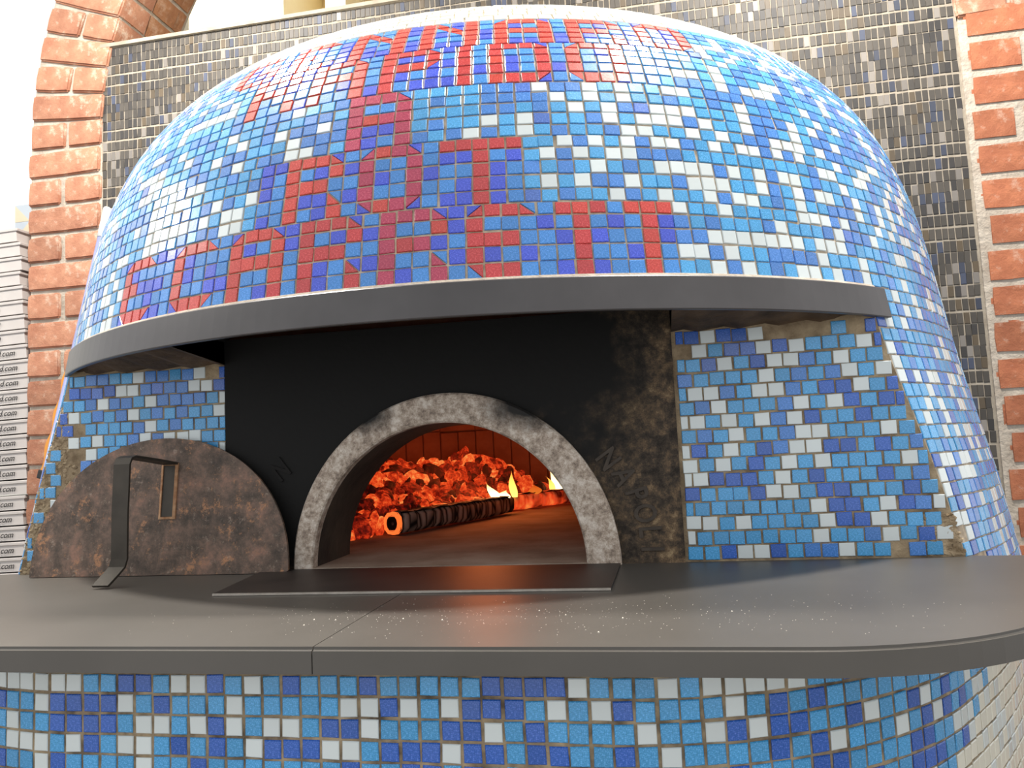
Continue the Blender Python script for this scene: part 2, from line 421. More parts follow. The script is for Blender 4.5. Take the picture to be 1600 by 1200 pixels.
while zc > -1.1:
    cz = CT + zc - zb2 / 2; hz = zb2 - .0085
    if cz - hz / 2 > 0:
        x = 1.161 + random.uniform(-.003, .014)
        L = [.26, .13] if k % 2 == 0 else [.118 + random.uniform(-.02, .01), .25]
        for ll in L:
            brick(tr2, Matrix.Translation((x + ll / 2, WY + .0542, cz)), ll, .12, hz, BRR); x += ll + .012
    zc -= zb2; k += 1
# wall further back on the left, with a band of patterned tiles
wl = box('wall_left', -4.2, -1.30, .50, .62, 0, 3.4, plaster_white)
tag(wl, 'white plastered wall behind the pizza boxes with patterned tiles', kind='structure')
dc = [noisy('decor_white', srgb(226, 224, 216), srgb(234, 232, 226), 9, .5, 0, 0), noisy('decor_beige', srgb(196, 182, 156), srgb(206, 192, 168), 9, .5, 0, 0), noisy('decor_grey_blue', srgb(166, 176, 188), srgb(178, 188, 198), 9, .5, 0, 0)]
for i in range(7):
    for j in range(5):
        x, z = -1.52 - .066 * i, CT + 1.19 - .066 * (j + .5) * 1.0
        a, b_ = random.sample(range(3), 2); h = .0322
        V = [(x - h, .496, z - h), (x + h, .496, z - h), (x + h, .496, z + h), (x - h, .496, z + h), (x - h, .502, z - h), (x + h, .502, z - h), (x + h, .502, z + h), (x - h, .502, z + h)]
        d = [(0, 1, 2), (0, 2, 3)] if (i + j) % 2 else [(0, 1, 3), (1, 2, 3)]
        link('patterned_tile', mesh('patterned_tile', V, d + [(0, 4, 5, 1), (1, 5, 6, 2), (2, 6, 7, 3), (3, 7, 4, 0)], dc, [a, b_, 0, 0, 0, 0]), wl)
# room seen through the arch
wf = box('wall_far', -4.2, 4, 2.2, 2.3, 0, 5.2, cream); tag(wf, 'cream wall of the room seen through the arch', kind='structure')
tag(box('trim_3', -2.05, -1.45, 1.70, 2.2, 2.2, 5.2, cream_light), 'pale cream pier beyond the brick arch', kind='structure')
tag(box('trim_4', -1.30, -1.18, 1.9, 2.2, 2.2, 5.2, cream_light), 'slim cream moulding beyond the brick arch', kind='structure')

# =================================================================== THE OVEN
oven = empty('pizza_oven', (0, 0, 0))
tag(oven, 'domed wood-fired pizza oven covered in blue, white and red glass mosaic', 'pizza oven')
# shell in the colour of the grout
SB = float(z2s(.405)); TH1 = 1.60
V, F = [], []
svals = np.r_[np.linspace(SB, SMAX - .002, 60)]; tv = np.linspace(-TH1, TH1, 97)
for s in svals:
    for th in tv: V.append(dome_pt(float(s), float(th))[0])
n = len(tv)
for i in range(len(svals) - 1):
    for j in range(n - 1): F.append((i * n + j, i * n + j + 1, (i + 1) * n + j + 1, (i + 1) * n + j))
zl = np.linspace(-.115, .4055, 28)
for sg in (-1, 1):
    o = len(V); m_ = 30
    for z in zl:
        t0 = th_cut(max(z, 0)) + (0 if z > -.002 else .02)
        for q in np.linspace(0, 1, m_): V.append(dome_pt(float(z2s(z)), sg * (t0 + (TH1 - t0) * q))[0])
    for i in range(len(zl) - 1):
        for j in range(m_ - 1):
            q = (o + i * m_ + j, o + i * m_ + j + 1, o + (i + 1) * m_ + j + 1, o + (i + 1) * m_ + j); F.append(q if sg > 0 else q[::-1])
shell = link('dome_shell', mesh('dome_shell', V, F, [grout_dome], smooth=True), oven)
# ---- mosaic lettering, five rows to a line
GL = {'E': ['1RR2', 'Rbbb', 'RRbb', 'Rbbb', '3RR4'], 'e': ['1RR2', 'Rbbb', 'RRRb', 'Rbbb', '3RRb'], 'C': ['1RR2', 'Rbbb', 'Rbbb', 'Rbbb', '3RR4'], 'A': ['1RR2', 'RbbR', 'RRRR', 'RbbR', 'RbbR'],
      'R': ['RRR2', 'RbbR', 'RRRb', 'Rbb2', 'RbbR'], 't': ['RRR', 'bRb', 'bRb', 'bRb', 'bRb'], 'T': ['RRRRR', 'bbRbb', 'bbRbb', 'bbRbb', 'bbRbb'], 'O': ['1RR2', 'RbbR', 'RbbR', 'RbbR', '3RR4'],
      'a': ['RRR2', 'RbbR', 'RRRR', 'RbbR', 'RbbR'], 'P': ['RRR2', 'RbbR', 'RRR4', 'Rbbb', 'Rbbb'], 'I': ['R'] * 5, 'D': ['RRR2', 'RbbR', 'RbbR', 'RbbR', 'RRR4'],
      'N': ['R2bR', 'R32R', 'Rb3R', 'RbbR', 'RbbR'], 'G': ['1RR2', 'Rbbb', 'RbRR', 'RbbR', '3RR4'], '_': ['b'] * 5}
def line(spec):                                # [(glyph, tone)] -> {(row from top, col): (char, tone)}
    out, c = {}, 0
    for g, tone in spec:
        for r in range(5):
            for j, ch in enumerate(GL[g][r]): out[(r, c + j)] = (ch, tone)
        c += len(GL[g][0])
    return out
S_ = ('_', 'r')
LINES = [  # rows of the line from the bottom up (arc length), reference column angle, pitch, first column, cells
    ((.4323, .4553, .4779, .5001, .5211), .393, .0249, -36, line([('E', 'o'), S_, S_, ('C', 'o'), S_, ('A', 'o'), S_, ('R', 'r'), S_, ('R', 'm'), S_, ('e', 'r'), S_, ('t', 'r'), S_, ('t', 'o')])),
    ((.5391, .5612, .5839, .6050, .6250), -.140, .0245, -2, line([S_, S_, ('R', 'o'), S_, ('O', 'm'), S_, ('T', 'r')])),
    ((.6430, .6640, .6834, .7034, .7205), -.0452, .0266, 0, line([('a', 'm')])),
    ((.7420, .7622, .7825, .7990, .8130), .128, .0260, -15, line([('R', 'o'), S_, ('A', 'o'), S_, ('P', 'r'), S_, ('I', 'r'), S_, ('D', 'r'), S_, ('O', 'o')])),
    ((.8275, .8425, .8585, .8753, .8920), .1906, .0266, -20, line([('G', 'o'), S_, ('E', 'o'), S_, ('N', 'o'), S_, ('N', 'o'), S_, ('A', 'o'), S_, ('R', 'o'), S_, ('O', 'o')])),
]
# arc length measured on the unsmoothed profile; same place on the smoothed one by height
_z_raw = np.interp(np.linspace(0, _u[-1], 1500), _u, PROF[:, 0])
U0 = float(_u[1])                                # arc length from the hidden foot of the dome up to the worktop
def fix_s(s): return float(z2s(np.interp(s + U0, np.linspace(0, _u[-1], 1500), _z_raw)))
dome = Field(TM); GAP = .0026
def dome_tile(s, th, w_, h_, c, pts=None):
    p, e, t, n = dome_pt(s, th, .0004); dome.add(p, e, t, n, w_, h_, c, pts)
def tri(w, h, code, inner):
    a, b_, c, d = (-w / 2, -h / 2), (w / 2, -h / 2), (w / 2, h / 2), (-w / 2, h / 2); g = .0011
    T = {'1': ((b_, c, a), (a, c, d)), '2': ((a, b_, d), (b_, c, d)), '3': ((b_, c, d), (a, b_, d)), '4': ((a, c, d), (a, b_, c))}[code][0 if inner else 1]
    m = ((T[0][0] + T[1][0] + T[2][0]) / 3, (T[0][1] + T[1][1] + T[2][1]) / 3)
    return [(x + (m[0] - x) * .09, y + (m[1] - y) * .09) for x, y in T]
allrows = [fix_s(s) for L in LINES for s in L[0]]
edges = [allrows[0] - .0115] + [(a + b_) / 2 for a, b_ in zip(allrows, allrows[1:])] + [allrows[-1] + .008]
for li, (rows, ref, dth, c0, cells) in enumerate(LINES):
    for r in range(5):
        gi = li * 5 + r; s = (edges[gi] + edges[gi + 1]) / 2; hh = edges[gi + 1] - edges[gi] - GAP * .85; R_ = float(s2zr(s)[1])
        lo = int((-TH1 - ref) / dth) + 1; hi = int((TH1 - ref) / dth)
        sh = 0
        ncols = max(c for _, c in cells) + 1
        for c in range(lo, hi + 1):
            cell = cells.get((4 - r, c - c0)); th = ref + c * dth
            ww = dth * R_ - GAP
            if cell is None:
                out = c < c0 - 1 or c > c0 + ncols + 1
                th += random.gauss(0, .0006)
                dome_tile(s + (random.gauss(0, .0004)), th, ww, hh, plain())
            else:
                ch, tone = cell; bgc = random.choices('BC', (58, 42))[0]
                if ch == 'R': dome_tile(s, th, ww, hh, tone if random.random() > .12 else random.choice('ro'))
                elif ch == 'b': dome_tile(s, th, ww, hh, bgc)
                else:
                    dome_tile(s, th, ww, hh, tone, tri(ww, hh, ch, True)); dome_tile(s, th, ww, hh, bgc, tri(ww, hh, ch, False))
# white cap over the lettering
s = edges[-1]; row = 0
while s < SMAX - .03:
    ph = .0165 if s < 1.0 else .021; R_ = float(s2zr(s + ph / 2)[1]); d = .0235 / R_; off = random.uniform(0, d); th = -TH1 + off
    while th < TH1:
        dome_tile(s + ph / 2 + random.gauss(0, .0007), th, .0235 - GAP, ph - GAP * .85, 'k' if random.random() < .94 else 'W'); th += d
    s += ph; row += 1
# flanks below the band
s = edges[0]; row = 0; MISS = []
while s > .012:
    ph = .0222; sm = s - ph / 2; z, R_ = s2zr(sm); R_ = float(R_); d = .0245 / R_; t0 = th_cut(max(float(z), 0)) + (.002 if z > .004 else .05)
    for sg in (-1, 1):
        th = t0 + d * (.5 if row % 2 else .42)
        while th < TH1:
            i = (th - t0) / d
            gone = (sg < 0 and 0 < z < .30 and i < 2.2 and random.random() < .45) or (sg > 0 and z < .06 and i < 1.2 and random.random() < .5) or (sg > 0 and i < 1 and random.random() < .05)
            if z < .365 or i > 1.2:
                if not gone: dome_tile(sm, sg * th, .0245 - GAP, ph - GAP * .85, plain2() if i < 2 else plain())
            th += d
    s -= ph; row += 1
dome.build(shell, 'dome_tile', 'dome_tile_field', 300)

# ---- black band round the lip of the hood, bead of grout above it
def arc_band(name, th0, th1, prof, mat, parent, nseg=64):
    V, F = [], []; m = len(prof)
    for i in range(nseg + 1):
        th = th0 + (th1 - th0) * i / nseg
        for dr, z in prof:
            r = .9815 + dr; V.append((math.sin(th) * r + .0055, -math.cos(th) * r * .98, CT + z))
    for i in range(nseg):
        for j in range(m): F.append((i * m + j, (i + 1) * m + j, (i + 1) * m + (j + 1) % m, i * m + (j + 1) % m))
    F += [tuple(range(m)), tuple(range(nseg * m, nseg * m + m))[::-1]]
    return link(name, mesh(name, V, F, [mat]), parent)
arc_band('hood_band', -.812, .822, [(.002, .411), (.0075, .4105), (.009, .409), (.0165, .364), (.0155, .3625), (.008, .3625), (.006, .366), (-.006, .409)], band_m, oven)
arc_band('grout_bead', -.79, .80, [(-.004, .4105), (.0065, .4105), (.003, .4145), (-.006, .4145)], mortar, oven)
# ---- soffit under the lip: plastered cheeks and the sooty flue in the middle
PX0, PX1 = -.378, .401
def soffit(name, x0, x1, mat):
    V, F = [], []; m = 14
    for i in range(m + 1):
        x = x0 + (x1 - x0) * i / m; yb = -math.sqrt(max(.974 ** 2 - x * x, 0)) * .98
        yb = min(yb, FY); dip = .003 * math.sin(i * 2.1)
        V += [(x, FY + .004, CT + .362 + dip), (x, (FY + yb) / 2, CT + .372 + dip), (x, yb, CT + .378), (x, yb, CT + .402), (x, FY + .004, CT + .402)]
    for i in range(m):
        for j in range(5): F.append((i * 5 + j, i * 5 + (j + 1) % 5, i * 5 + 5 + (j + 1) % 5, i * 5 + 5 + j))
    F += [tuple(range(5)), tuple(range(m * 5, m * 5 + 5))[::-1]]
    return link(name, mesh(name, V, F, [mat], smooth=False), oven)
soffit('hood_soffit', -.690, PX0, soffit_m); soffit('hood_soffit', PX1, .690, soffit_m)
bm = bmesh.new()
flue = []
for x in np.linspace(PX0, PX1, 16):
    flue.append((x, -math.sqrt(.975 ** 2 - x * x) * .98))
V = []; F = []
for x, y in flue: V += [(x, y, CT + .378), (x * .97, FY - (FY - y) * .72, CT + .50), (x, FY + .012, CT + .50)]
for i in range(len(flue) - 1): F += [(3 * i, 3 * i + 3, 3 * i + 4, 3 * i + 1), (3 * i + 1, 3 * i + 4, 3 * i + 5, 3 * i + 2)]
o = len(V); V += [(PX0, FY + .012, CT + .36), (PX1, FY + .012, CT + .36)]
F += [(0, 1, 2, o), (3 * (len(flue) - 1), o + 1, 3 * (len(flue) - 1) + 2, 3 * (len(flue) - 1) + 1)]
link('flue', mesh('flue', V, F, [soot]), oven)

# ---- tiled front panels left and right of the iron plate
def panel(sign, x_in):
    V, F = [], []; m = 20
    zz = np.linspace(.0, .385, m + 1)
    for z in zz:
        xo = math.sin(th_cut(max(z, 0))) * float(np.interp(max(z, 0), _z, _r)) * sign + .0137 * z
        V += [(x_in, FY, CT + z), (xo, FY, CT + z), (xo - sign * .01, FY + .09, CT + z), (x_in, FY + .09, CT + z)]
    for i in range(m):
        for j in range(4):
            q = (4 * i + j, 4 * i + (j + 1) % 4, 4 * i + 4 + (j + 1) % 4, 4 * i + 4 + j); F.append(q if sign > 0 else q[::-1])
    F += [(0, 3, 2, 1), (4 * m, 4 * m + 1, 4 * m + 2, 4 * m + 3)]
    return link('tiled_front_panel', mesh('tiled_front_panel', V, F, [grout_panel]), oven)
pr = panel(1, PX1); pl = panel(-1, PX0)
pr['label'] = 'running-bond blue and white mosaic panel right of the oven mouth'; pl['label'] = 'chipped blue and white mosaic panel behind the leaning steel oven door'
RIGHT = ['DDwDDw....L.DL', ' wLVVWDWLLLWDD', 'LLVWLDWWMLWLLW', 'MLLLLWLMLMWLWD', 'LWWMLWWMLDDWLD', 'LMWLLLMWLWDLDD', 'WWLWLWMWDLLDLLW', 'LMLWLLMWWLLLWL',
         'WDLWLDMWWDDLDL', 'WLWLDLWLWLLLLW', 'WWDDDLWLDLLLDL', 'DLLLDWWLDDLLLD', 'LLLLLLLLWDDLWD', 'WWLWLLLLWDDWL', 'WLLLLLLLWLLMWL', 'LLDWWDLMMWLL M']
fp = Field(TM); ZP = .0225; XP = .0246
for k, st in enumerate(RIGHT):
    z = .0125 + (15 - k) * ZP + .0008
    xo = math.sin(th_cut(z)) * float(np.interp(z, _z, _r)) + .0137 * z - .003
    x = PX1 + .006 if k % 2 else PX1 + .006 - XP * .42
    i = 0
    while x < xo - .006:
        a, b_ = max(x, PX1 + .006), min(x + XP - .0028, xo)
        c = st[i] if i < len(st) else plain2()
        i += 1
        gone = c in ' .' or (z < .062 and x > xo - .052 + z * .6 and random.random() < .7) or b_ - a < .006
        if c == 'w': c = 'W'
        if not gone:
            fp.add(((a + b_) / 2, FY - .0004, CT + z + random.gauss(0, .0005)), (1, 0, 0), (0, 0, 1), (0, -1, 0), b_ - a, ZP - .0028, c)
        x += XP
fp.build(pr, 'panel_tile', 'panel_tile_field', 300, share=True)
LEFT = ['LLMMLLWMMLMW.D'[::-1], 'DWWMMVMWWDVDDW', 'wLMMMMWLMMWMLLW', 'WLLMLMLWMLMLWD', 'LLLLMLWMLLLL.DD', 'LLWWWMWMLLWLW.L', 'WLLLWLWMLLLW..L', 'LMLLLMLLMMMM..L', 'WLLMLWLMLLWL..L', 'LMLLWLLLLML...L', 'LLLMLLWLLLM...W', 'LWLLLLMLLLL....', 'LLMLLWLLLL.....', 'MLLLLLLL.W.....', 'LLLL.LLLL......', 'LLWLLLL........']
fq = Field(TM)
for k, st in enumerate(LEFT):                 # each row from the iron plate outwards
    z = .0125 + (15 - k) * ZP
    xo = -math.sin(th_cut(z)) * float(np.interp(z, _z, _r)) + .0137 * z + .004
    x = PX0 - .003 if k % 2 else PX0 - .003 + XP * .45
    i = 0
    while x > xo + .006:
        b_, a = min(x, PX0 - .003), max(x - XP + .0028, xo)
        c = st[i] if i < len(st) else ('L' if random.random() < .5 else '.')
        i += 1
        if c == 'w': c = 'W'
        if c not in ' .' and b_ - a > .006:
            fq.add(((a + b_) / 2, FY - .0004, CT + z + random.gauss(0, .0005)), (1, 0, 0), (0, 0, 1), (0, -1, 0), b_ - a, ZP - .0028, c)
        x -= XP
fq.build(pl, 'panel_tile', 'panel_tile_field', 300, share=True)

# ---- crumbled bedding mortar where tiles have fallen off
crumb_m = noisy('crumbled_mortar', srgb(112, 92, 66), srgb(196, 176, 146), 60, .95, 0, .8, 220, .004)
_bm = bmesh.new(); bmesh.ops.create_icosphere(_bm, subdivisions=1, radius=1); _bm.verts.ensure_lookup_table()
CV = np.array([v.co[:] for v in _bm.verts]); CF = np.array([[v.index for v in f.verts] for f in _bm.faces]); _bm.free()
def crumbs(parent, spots):
    V, F = [], []
    for i, (x, y, z) in enumerate(spots):
        k_ = np.array([random.uniform(.002, .008), random.uniform(.0008, .0022), random.uniform(.0015, .005)])
        V.append(CV * rng.uniform(.7, 1.25, (len(CV), 1)) * k_ + [x, y, z]); F.append(CF + i * len(CV))
    tag(link('crumbled_mortar', mesh('crumbled_mortar', np.concatenate(V).tolist(), np.concatenate(F).tolist(), [crumb_m]), parent), kind='stuff')
sl, sr_ = [], []
for i in range(420):
    z = random.uniform(.004, .30); xo = math.sin(th_cut(z)) * float(np.interp(z, _z, _r)); d = abs(random.gauss(0, .030)) * (1.25 - z * 2.2 if z < .3 else .5)
    sl.append((-xo + .0137 * z + .002 + d, FY - .0003, CT + z))
    if i < 150:
        z = random.uniform(.003, .062); xo = math.sin(th_cut(z)) * float(np.interp(z, _z, _r)); sr_.append((xo + .0137 * z - abs(random.gauss(0, .022)), FY - .0003, CT + z))
crumbs(pl, sl); crumbs(pr, sr_)
# ---- iron front plate with raised lettering
OC, OA, OH = .0275, .2757, .2857; IC, IA, IH = .018, .231, .237
def ell(c, a, h, n=40): return [(c - a * math.cos(math.pi * i / n), h * math.sin(math.pi * i / n)) for i in range(n + 1)]
hole = ell(OC, OA - .012, OH - .012); V, F = [], []
n = len(hole)
for i, (x, z) in enumerate(hole):
    t = i / (n - 1); per = t * 3
    if per < 1: q = (PX0, .405 * per)
    elif per < 2: q = (PX0 + (PX1 - PX0) * (per - 1), .405)
    else: q = (PX1, .405 * (3 - per))
    V += [(x, FY - .006, CT + z), (q[0], FY - .006, CT + q[1]), (q[0], FY + .01, CT + q[1]), (x, FY + .01, CT + z)]
# exact corners
def near(t): return min(range(n), key=lambda i: abs(i / (n - 1) - t))
for tt, cx in ((1 / 3, PX0), (2 / 3, PX1)):
    i = near(tt)
    for kk in (1, 2): V[4 * i + kk] = (cx, V[4 * i + kk][1], CT + .405)
for i in range(n - 1):
    for j in range(4): F.append((4 * i + j, 4 * i + (j + 1) % 4, 4 * i + 4 + (j + 1) % 4, 4 * i + 4 + j))
plate = link('iron_front_plate', mesh('iron_front_plate', V, F, [iron]), oven)
plate['label'] = 'soot-blackened iron plate around the oven mouth with raised letters'
def text_mesh(s, size, extrude, shear=0., off=0., align='CENTER'):
    c = bpy.data.curves.new('letter', 'FONT'); c.body = s; c.size = size; c.extrude = extrude; c.shear = shear; c.offset = off; c.align_x = align; c.align_y = 'CENTER'; c.resolution_u = 3
    o = bpy.data.objects.new('letter_tmp', c); COL.objects.link(o)
    dg = bpy.context.evaluated_depsgraph_get(); me = bpy.data.meshes.new_from_object(o.evaluated_get(dg)); bpy.data.objects.remove(o); bpy.data.curves.remove(c)
    return me
UPR = Matrix(((1, 0, 0, 0), (0, 0, -1, 0), (0, 1, 0, 0), (0, 0, 0, 1)))      # text plane stood upright, facing -y
for ch, x, z, a in (('N', .2895, .1640, -56), ('A', .3130, .1370, -66), ('P', .3310, .1080, -75), ('O', .3420, .0775, -82), ('L', .3480, .0490, -87), ('I', .350, .0220, -90), ('N', -.2725, .170, 38)):
    me = text_mesh(ch, .050, .0024, 0, .0009); me.name = 'raised_letter'; me.materials.clear(); me.materials.append(letter_m if x > 0 else soot)
    o = link('raised_letter', me, plate); o.matrix_local = Matrix.Translation((x, FY - .0068, CT + z)) @ Matrix.Rotation(math.radians(-a), 4, 'Y') @ Matrix.Diagonal((.74, 1, 1, 1)) @ UPR

# ---- cast ring round the mouth, tunnel behind it
def loft(name, secs, mat, parent, closed=True, smooth=True):
    V = [p for s in secs for p in s]; m = len(secs[0]); F = []
    for i in range(len(secs) - 1):
        for j in range(m - (0 if closed else 1)): F.append((i * m + j, i * m + (j + 1) % m, (i + 1) * m + (j + 1) % m, (i + 1) * m + j))
    if closed: F += [tuple(range(m))[::-1], tuple((len(secs) - 1) * m + j for j in range(m))]
    return link(name, mesh(name, V, F, [mat], smooth=smooth), parent)
oe, ie = ell(OC, OA, OH, 48), ell(IC, IA, IH, 48)
RY = FY - .020
secs = []
for (xo, zo), (xi, zi) in zip(oe, ie):
    d = .003
    lx, lz = xo - xi, zo - zi; l = math.hypot(lx, lz); lx /= l; lz /= l
    secs.append([(xo, FY, CT + zo), (xo, RY + d, CT + zo), (xo - lx * d, RY, CT + zo - lz * d), (xi + lx * d, RY, CT + zi + lz * d), (xi, RY + d, CT + zi), (xi, FY, CT + zi)])
ring = loft('mouth_ring', secs, ring_m, oven, True, False); ring['label'] = 'grey cast ring framing the arched oven mouth'
secs = []
for (xi, zi) in ie: secs.append([(xi, FY + .001, CT + zi), (xi, -.545, CT + zi), (IC + (xi - IC) * 1.16, -.545, CT + zi * 1.16), (IC + (xi - IC) * 1.16, FY + .001, CT + zi * 1.16)])
loft('mouth_tunnel', secs, sooty_stone, oven, True, False)

# ---- firing chamber: floor, ring of upright fire bricks, brick dome
CR = .76
V = [(0, 0, CT + .006)]; F = []
for i in range(64): a = 2 * math.pi * i / 64; V.append((CR * math.sin(a), max(-.56, -CR * math.cos(a)), CT + .006))
F = [(0, 1 + (i + 1) % 64, 1 + i) for i in range(64)]
F = [f[::-1] for f in F]
V += [(IC - IA, -.545, CT + .006), (IC + IA, -.545, CT + .006), (IC + IA, RY + .004, CT + .004), (IC - IA, RY + .004, CT + .004), (IC + IA, RY + .004, CT - .0), (IC - IA, RY + .004, CT - .0)]
F += [(65, 66, 67, 68)[::-1], (68, 67, 69, 70)[::-1]]
hearth = link('oven_floor', mesh('oven_floor', V, F, [oven_stone]), oven)
chv, chf = [], []
prof = [(CR + .012, 0), (CR + .012, .262)] + [(CR * math.cos(a), .262 + .30 * math.sin(a)) for a in np.linspace(0, math.pi / 2, 12)]
ang = np.linspace(-2.38, 2.38, 72)             # measured from the back
for r, z in prof:
    for a in ang: chv.append((r * math.sin(a), r * math.cos(a), CT + z))
m = len(ang)
for i in range(len(prof) - 1):
    for j in range(m - 1): chf.append((i * m + j, (i + 1) * m + j, (i + 1) * m + j + 1, i * m + j + 1))
chamber = link('firing_chamber', mesh('firing_chamber', chv, chf, [fire_brick_m], smooth=True), oven)
# front inside wall of the chamber around the tunnel
V, F = [], []
for i, (x, z) in enumerate(ie):
    t = i / (len(ie) - 1) * 3
    q = (-.62, .6 * t) if t < 1 else ((-.62 + 1.24 * (t - 1), .6) if t < 2 else (.62, .6 * (3 - t)))
    V += [(x, -.545, CT + z), (q[0], -.545, CT + q[1])]
for i in range(len(ie) - 1): F.append((2 * i, 2 * i + 1, 2 * i + 3, 2 * i + 2))
link('inner_front_wall', mesh('inner_front_wall', V, F, [fire_brick_m]), oven)
da = .083
bme = {}
for i in range(-14, 15):
    a = i * da + .02
    kk = i % 3
    if kk not in bme:
        bm = bmesh.new(); box_bm(bm, -.0302, .0302, -.02, .02, .004, .258 + .002 * kk, .0025, 1); bme[kk] = bmmesh('fire_brick', bm, [fire_brick_m])
    o = link('fire_brick', bme[kk], chamber); o.matrix_local = Matrix.Translation((math.sin(a) * (CR + .008), math.cos(a) * (CR + .008), CT)) @ Matrix.Rotation(-a, 4, 'Z')
for i in range(-7, 8):
    a = i * da * 2 + .06
    if 8 not in bme:
        bm = bmesh.new(); box_bm(bm, -.0615, .0615, -.02, .02, .0, .062, .0025, 1); bme[8] = bmmesh('fire_brick', bm, [fire_brick_m])
    o = link('fire_brick', bme[8], chamber); o.matrix_local = Matrix.Translation((math.sin(a) * (CR + .006), math.cos(a) * (CR + .006), CT + .267)) @ Matrix.Rotation(-a, 4, 'Z') @ Matrix.Rotation(.16, 4, 'X')

# =================================================================== PEDESTAL
def base_path(t, off=0.):
    s_ = 1 if t >= 0 else -1; t = abs(t); r = .5
    if t < .292: p, h = (t, -1.144), 0
    elif t < .292 + r * .93: h = (t - .292) / r; p = (.292 + r * math.sin(h), -1.144 + r * (1 - math.cos(h)))
    else:                                                      # the flank runs back in a much flatter curve
        r2 = 2.2; h = .93 + (t - .292 - r * .93) / r2
        p = (.292 + r * math.sin(.93) + r2 * (math.sin(h) - math.sin(.93)), -1.144 + r * (1 - math.cos(.93)) + r2 * (math.cos(.93) - math.cos(h)))
    n = (math.sin(h), -math.cos(h))
    return ((p[0] + n[0] * off) * s_, p[1] + n[1] * off), (math.cos(h) * 1, math.sin(h) * s_), (n[0] * s_, n[1])
ped = empty('oven_pedestal', (0, 0, 0)); tag(ped, 'blue and white mosaic pedestal curving under the dark worktop', 'pedestal')
V, F = [], []; ts = np.linspace(-.292 - .87, .292 + .87, 96)
for t in ts:
    p = base_path(float(t))[0]; V += [(p[0], p[1], 0), (p[0], p[1], CT - .0265)]
for x in (.99, -.99):
    V += [(x, .04, 0), (x, .04, CT - .0265)]
nn = len(V) // 2
for i in range(nn): j = (i + 1) % nn; F.append((2 * i, 2 * j, 2 * j + 1, 2 * i + 1))
F.append(tuple(2 * i + 1 for i in range(nn)))
body = link('pedestal_body', mesh('pedestal_body', V, F, [grout_base]), ped)
BASE = ['DWWWWWWLLDDLWWDLWLDLLLDLLLLLDDDDWLLLWLWWWWWLLDLDWLW', 'WDLLWDDDDWLDLLLWLLLLLWWDWLWDDDLWLWDLLLLWLDLDLLLLLLLLWL', 'LLWLLDDDDLWWLWDWLWWLDDWLLLDDWLDLLLLWLLWDWDDLLDWLLDWLDLL',
        'WLWWWLWDLWWLDLDLWDDDWWLDDDWDDLDDLLDLWLLLLDLDWLLLWLDWDLD', 'WDLLWDLLLLWLLDLLLLLLLDLLDDLDLLLLDLLDLLLDLLLDDLLLLDDLLWWW']
bf = Field(TM); BP = .0220
for r in range(14):
    z = CT - .0531 + .022 - BP * r
    for c in range(-36, 76):
        t = -.009 + (c - 19) * BP
        if abs(t) > 1.15: continue
        rr = r - 1
        st = BASE[rr] if 0 <= rr < 5 else ''
        col = st[c] if 0 <= c < len(st) else plain2()
        if col == 'M' or col == 'V': col = 'D'
        if t > 1.07 - .050 * r or t < -.44 - .16 * max(0, 5 - r): col = 'k' if random.random() < .75 else 'W'
        hh = BP - .0027
        zt = z
        if r == 0: zt = z - .0045; hh -= .009
        (px, py), e, nrm = base_path(t)
        bf.add((px, py, zt), (e[0], e[1], 0), (0, 0, 1), (nrm[0], nrm[1], 0), BP - .0027, hh, col)
bf.build(body, 'mosaic_tile', 'mosaic_tile_field', 300)

# =================================================================== WORKTOP
def top_outline():
    pts = [(0.0, -1.2)]
    pts += [(x, -1.2) for x in np.linspace(.05, .45, 8)]
    r = .33
    for a in np.linspace(0, math.radians(60), 14): pts.append((.49 + r * math.sin(a), -1.2 + r * (1 - math.cos(a))))
    pts += [(.86, -.89), (.925, -.80), (.97, -.715), (.985, -.69)]
    return pts
worktop = empty('worktop', (0, 0, 0)); tag(worktop, 'dark grey stone worktop in front of the oven mouth', 'worktop')
for sg in (1, -1):
    o_ = [(x * sg, y) for x, y in top_outline()]; o_[0] = (.021 + sg * .0006, -1.2)
    if sg > 0: o_ += [(o_[-1][0], -.688), (.60, -.664), (.0137 + .0006, -.664)]
    else: o_ += [(o_[-1][0], -.688), (-.60, -.664), (.0137 - .0006, -.664)]
    bm = bmesh.new(); vs = [bm.verts.new((x, y, CT)) for x, y in o_]
    f = bm.faces.new(vs if sg > 0 else vs[::-1])
    ex = bmesh.ops.extrude_face_region(bm, geom=[f]); 
    for v in ex['geom']:
        if isinstance(v, bmesh.types.BMVert): v.co.z -= .0262
    bmesh.ops.recalc_face_normals(bm, faces=bm.faces[:])
    es = [e for e in bm.edges if all(abs(v.co.z - CT) < 1e-6 for v in e.verts) and e.calc_face_angle(0) > .5 and max(v.co.y for v in e.verts) < -.70 and e.verts[0].co.x * sg > -.1 and e.verts[0].co.y < -.70]
    bmesh.ops.bevel(bm, geom=es, offset=.0035, segments=3, affect='EDGES')
    o = link('stone_slab', bmmesh('stone_slab', bm, [slate]), worktop)
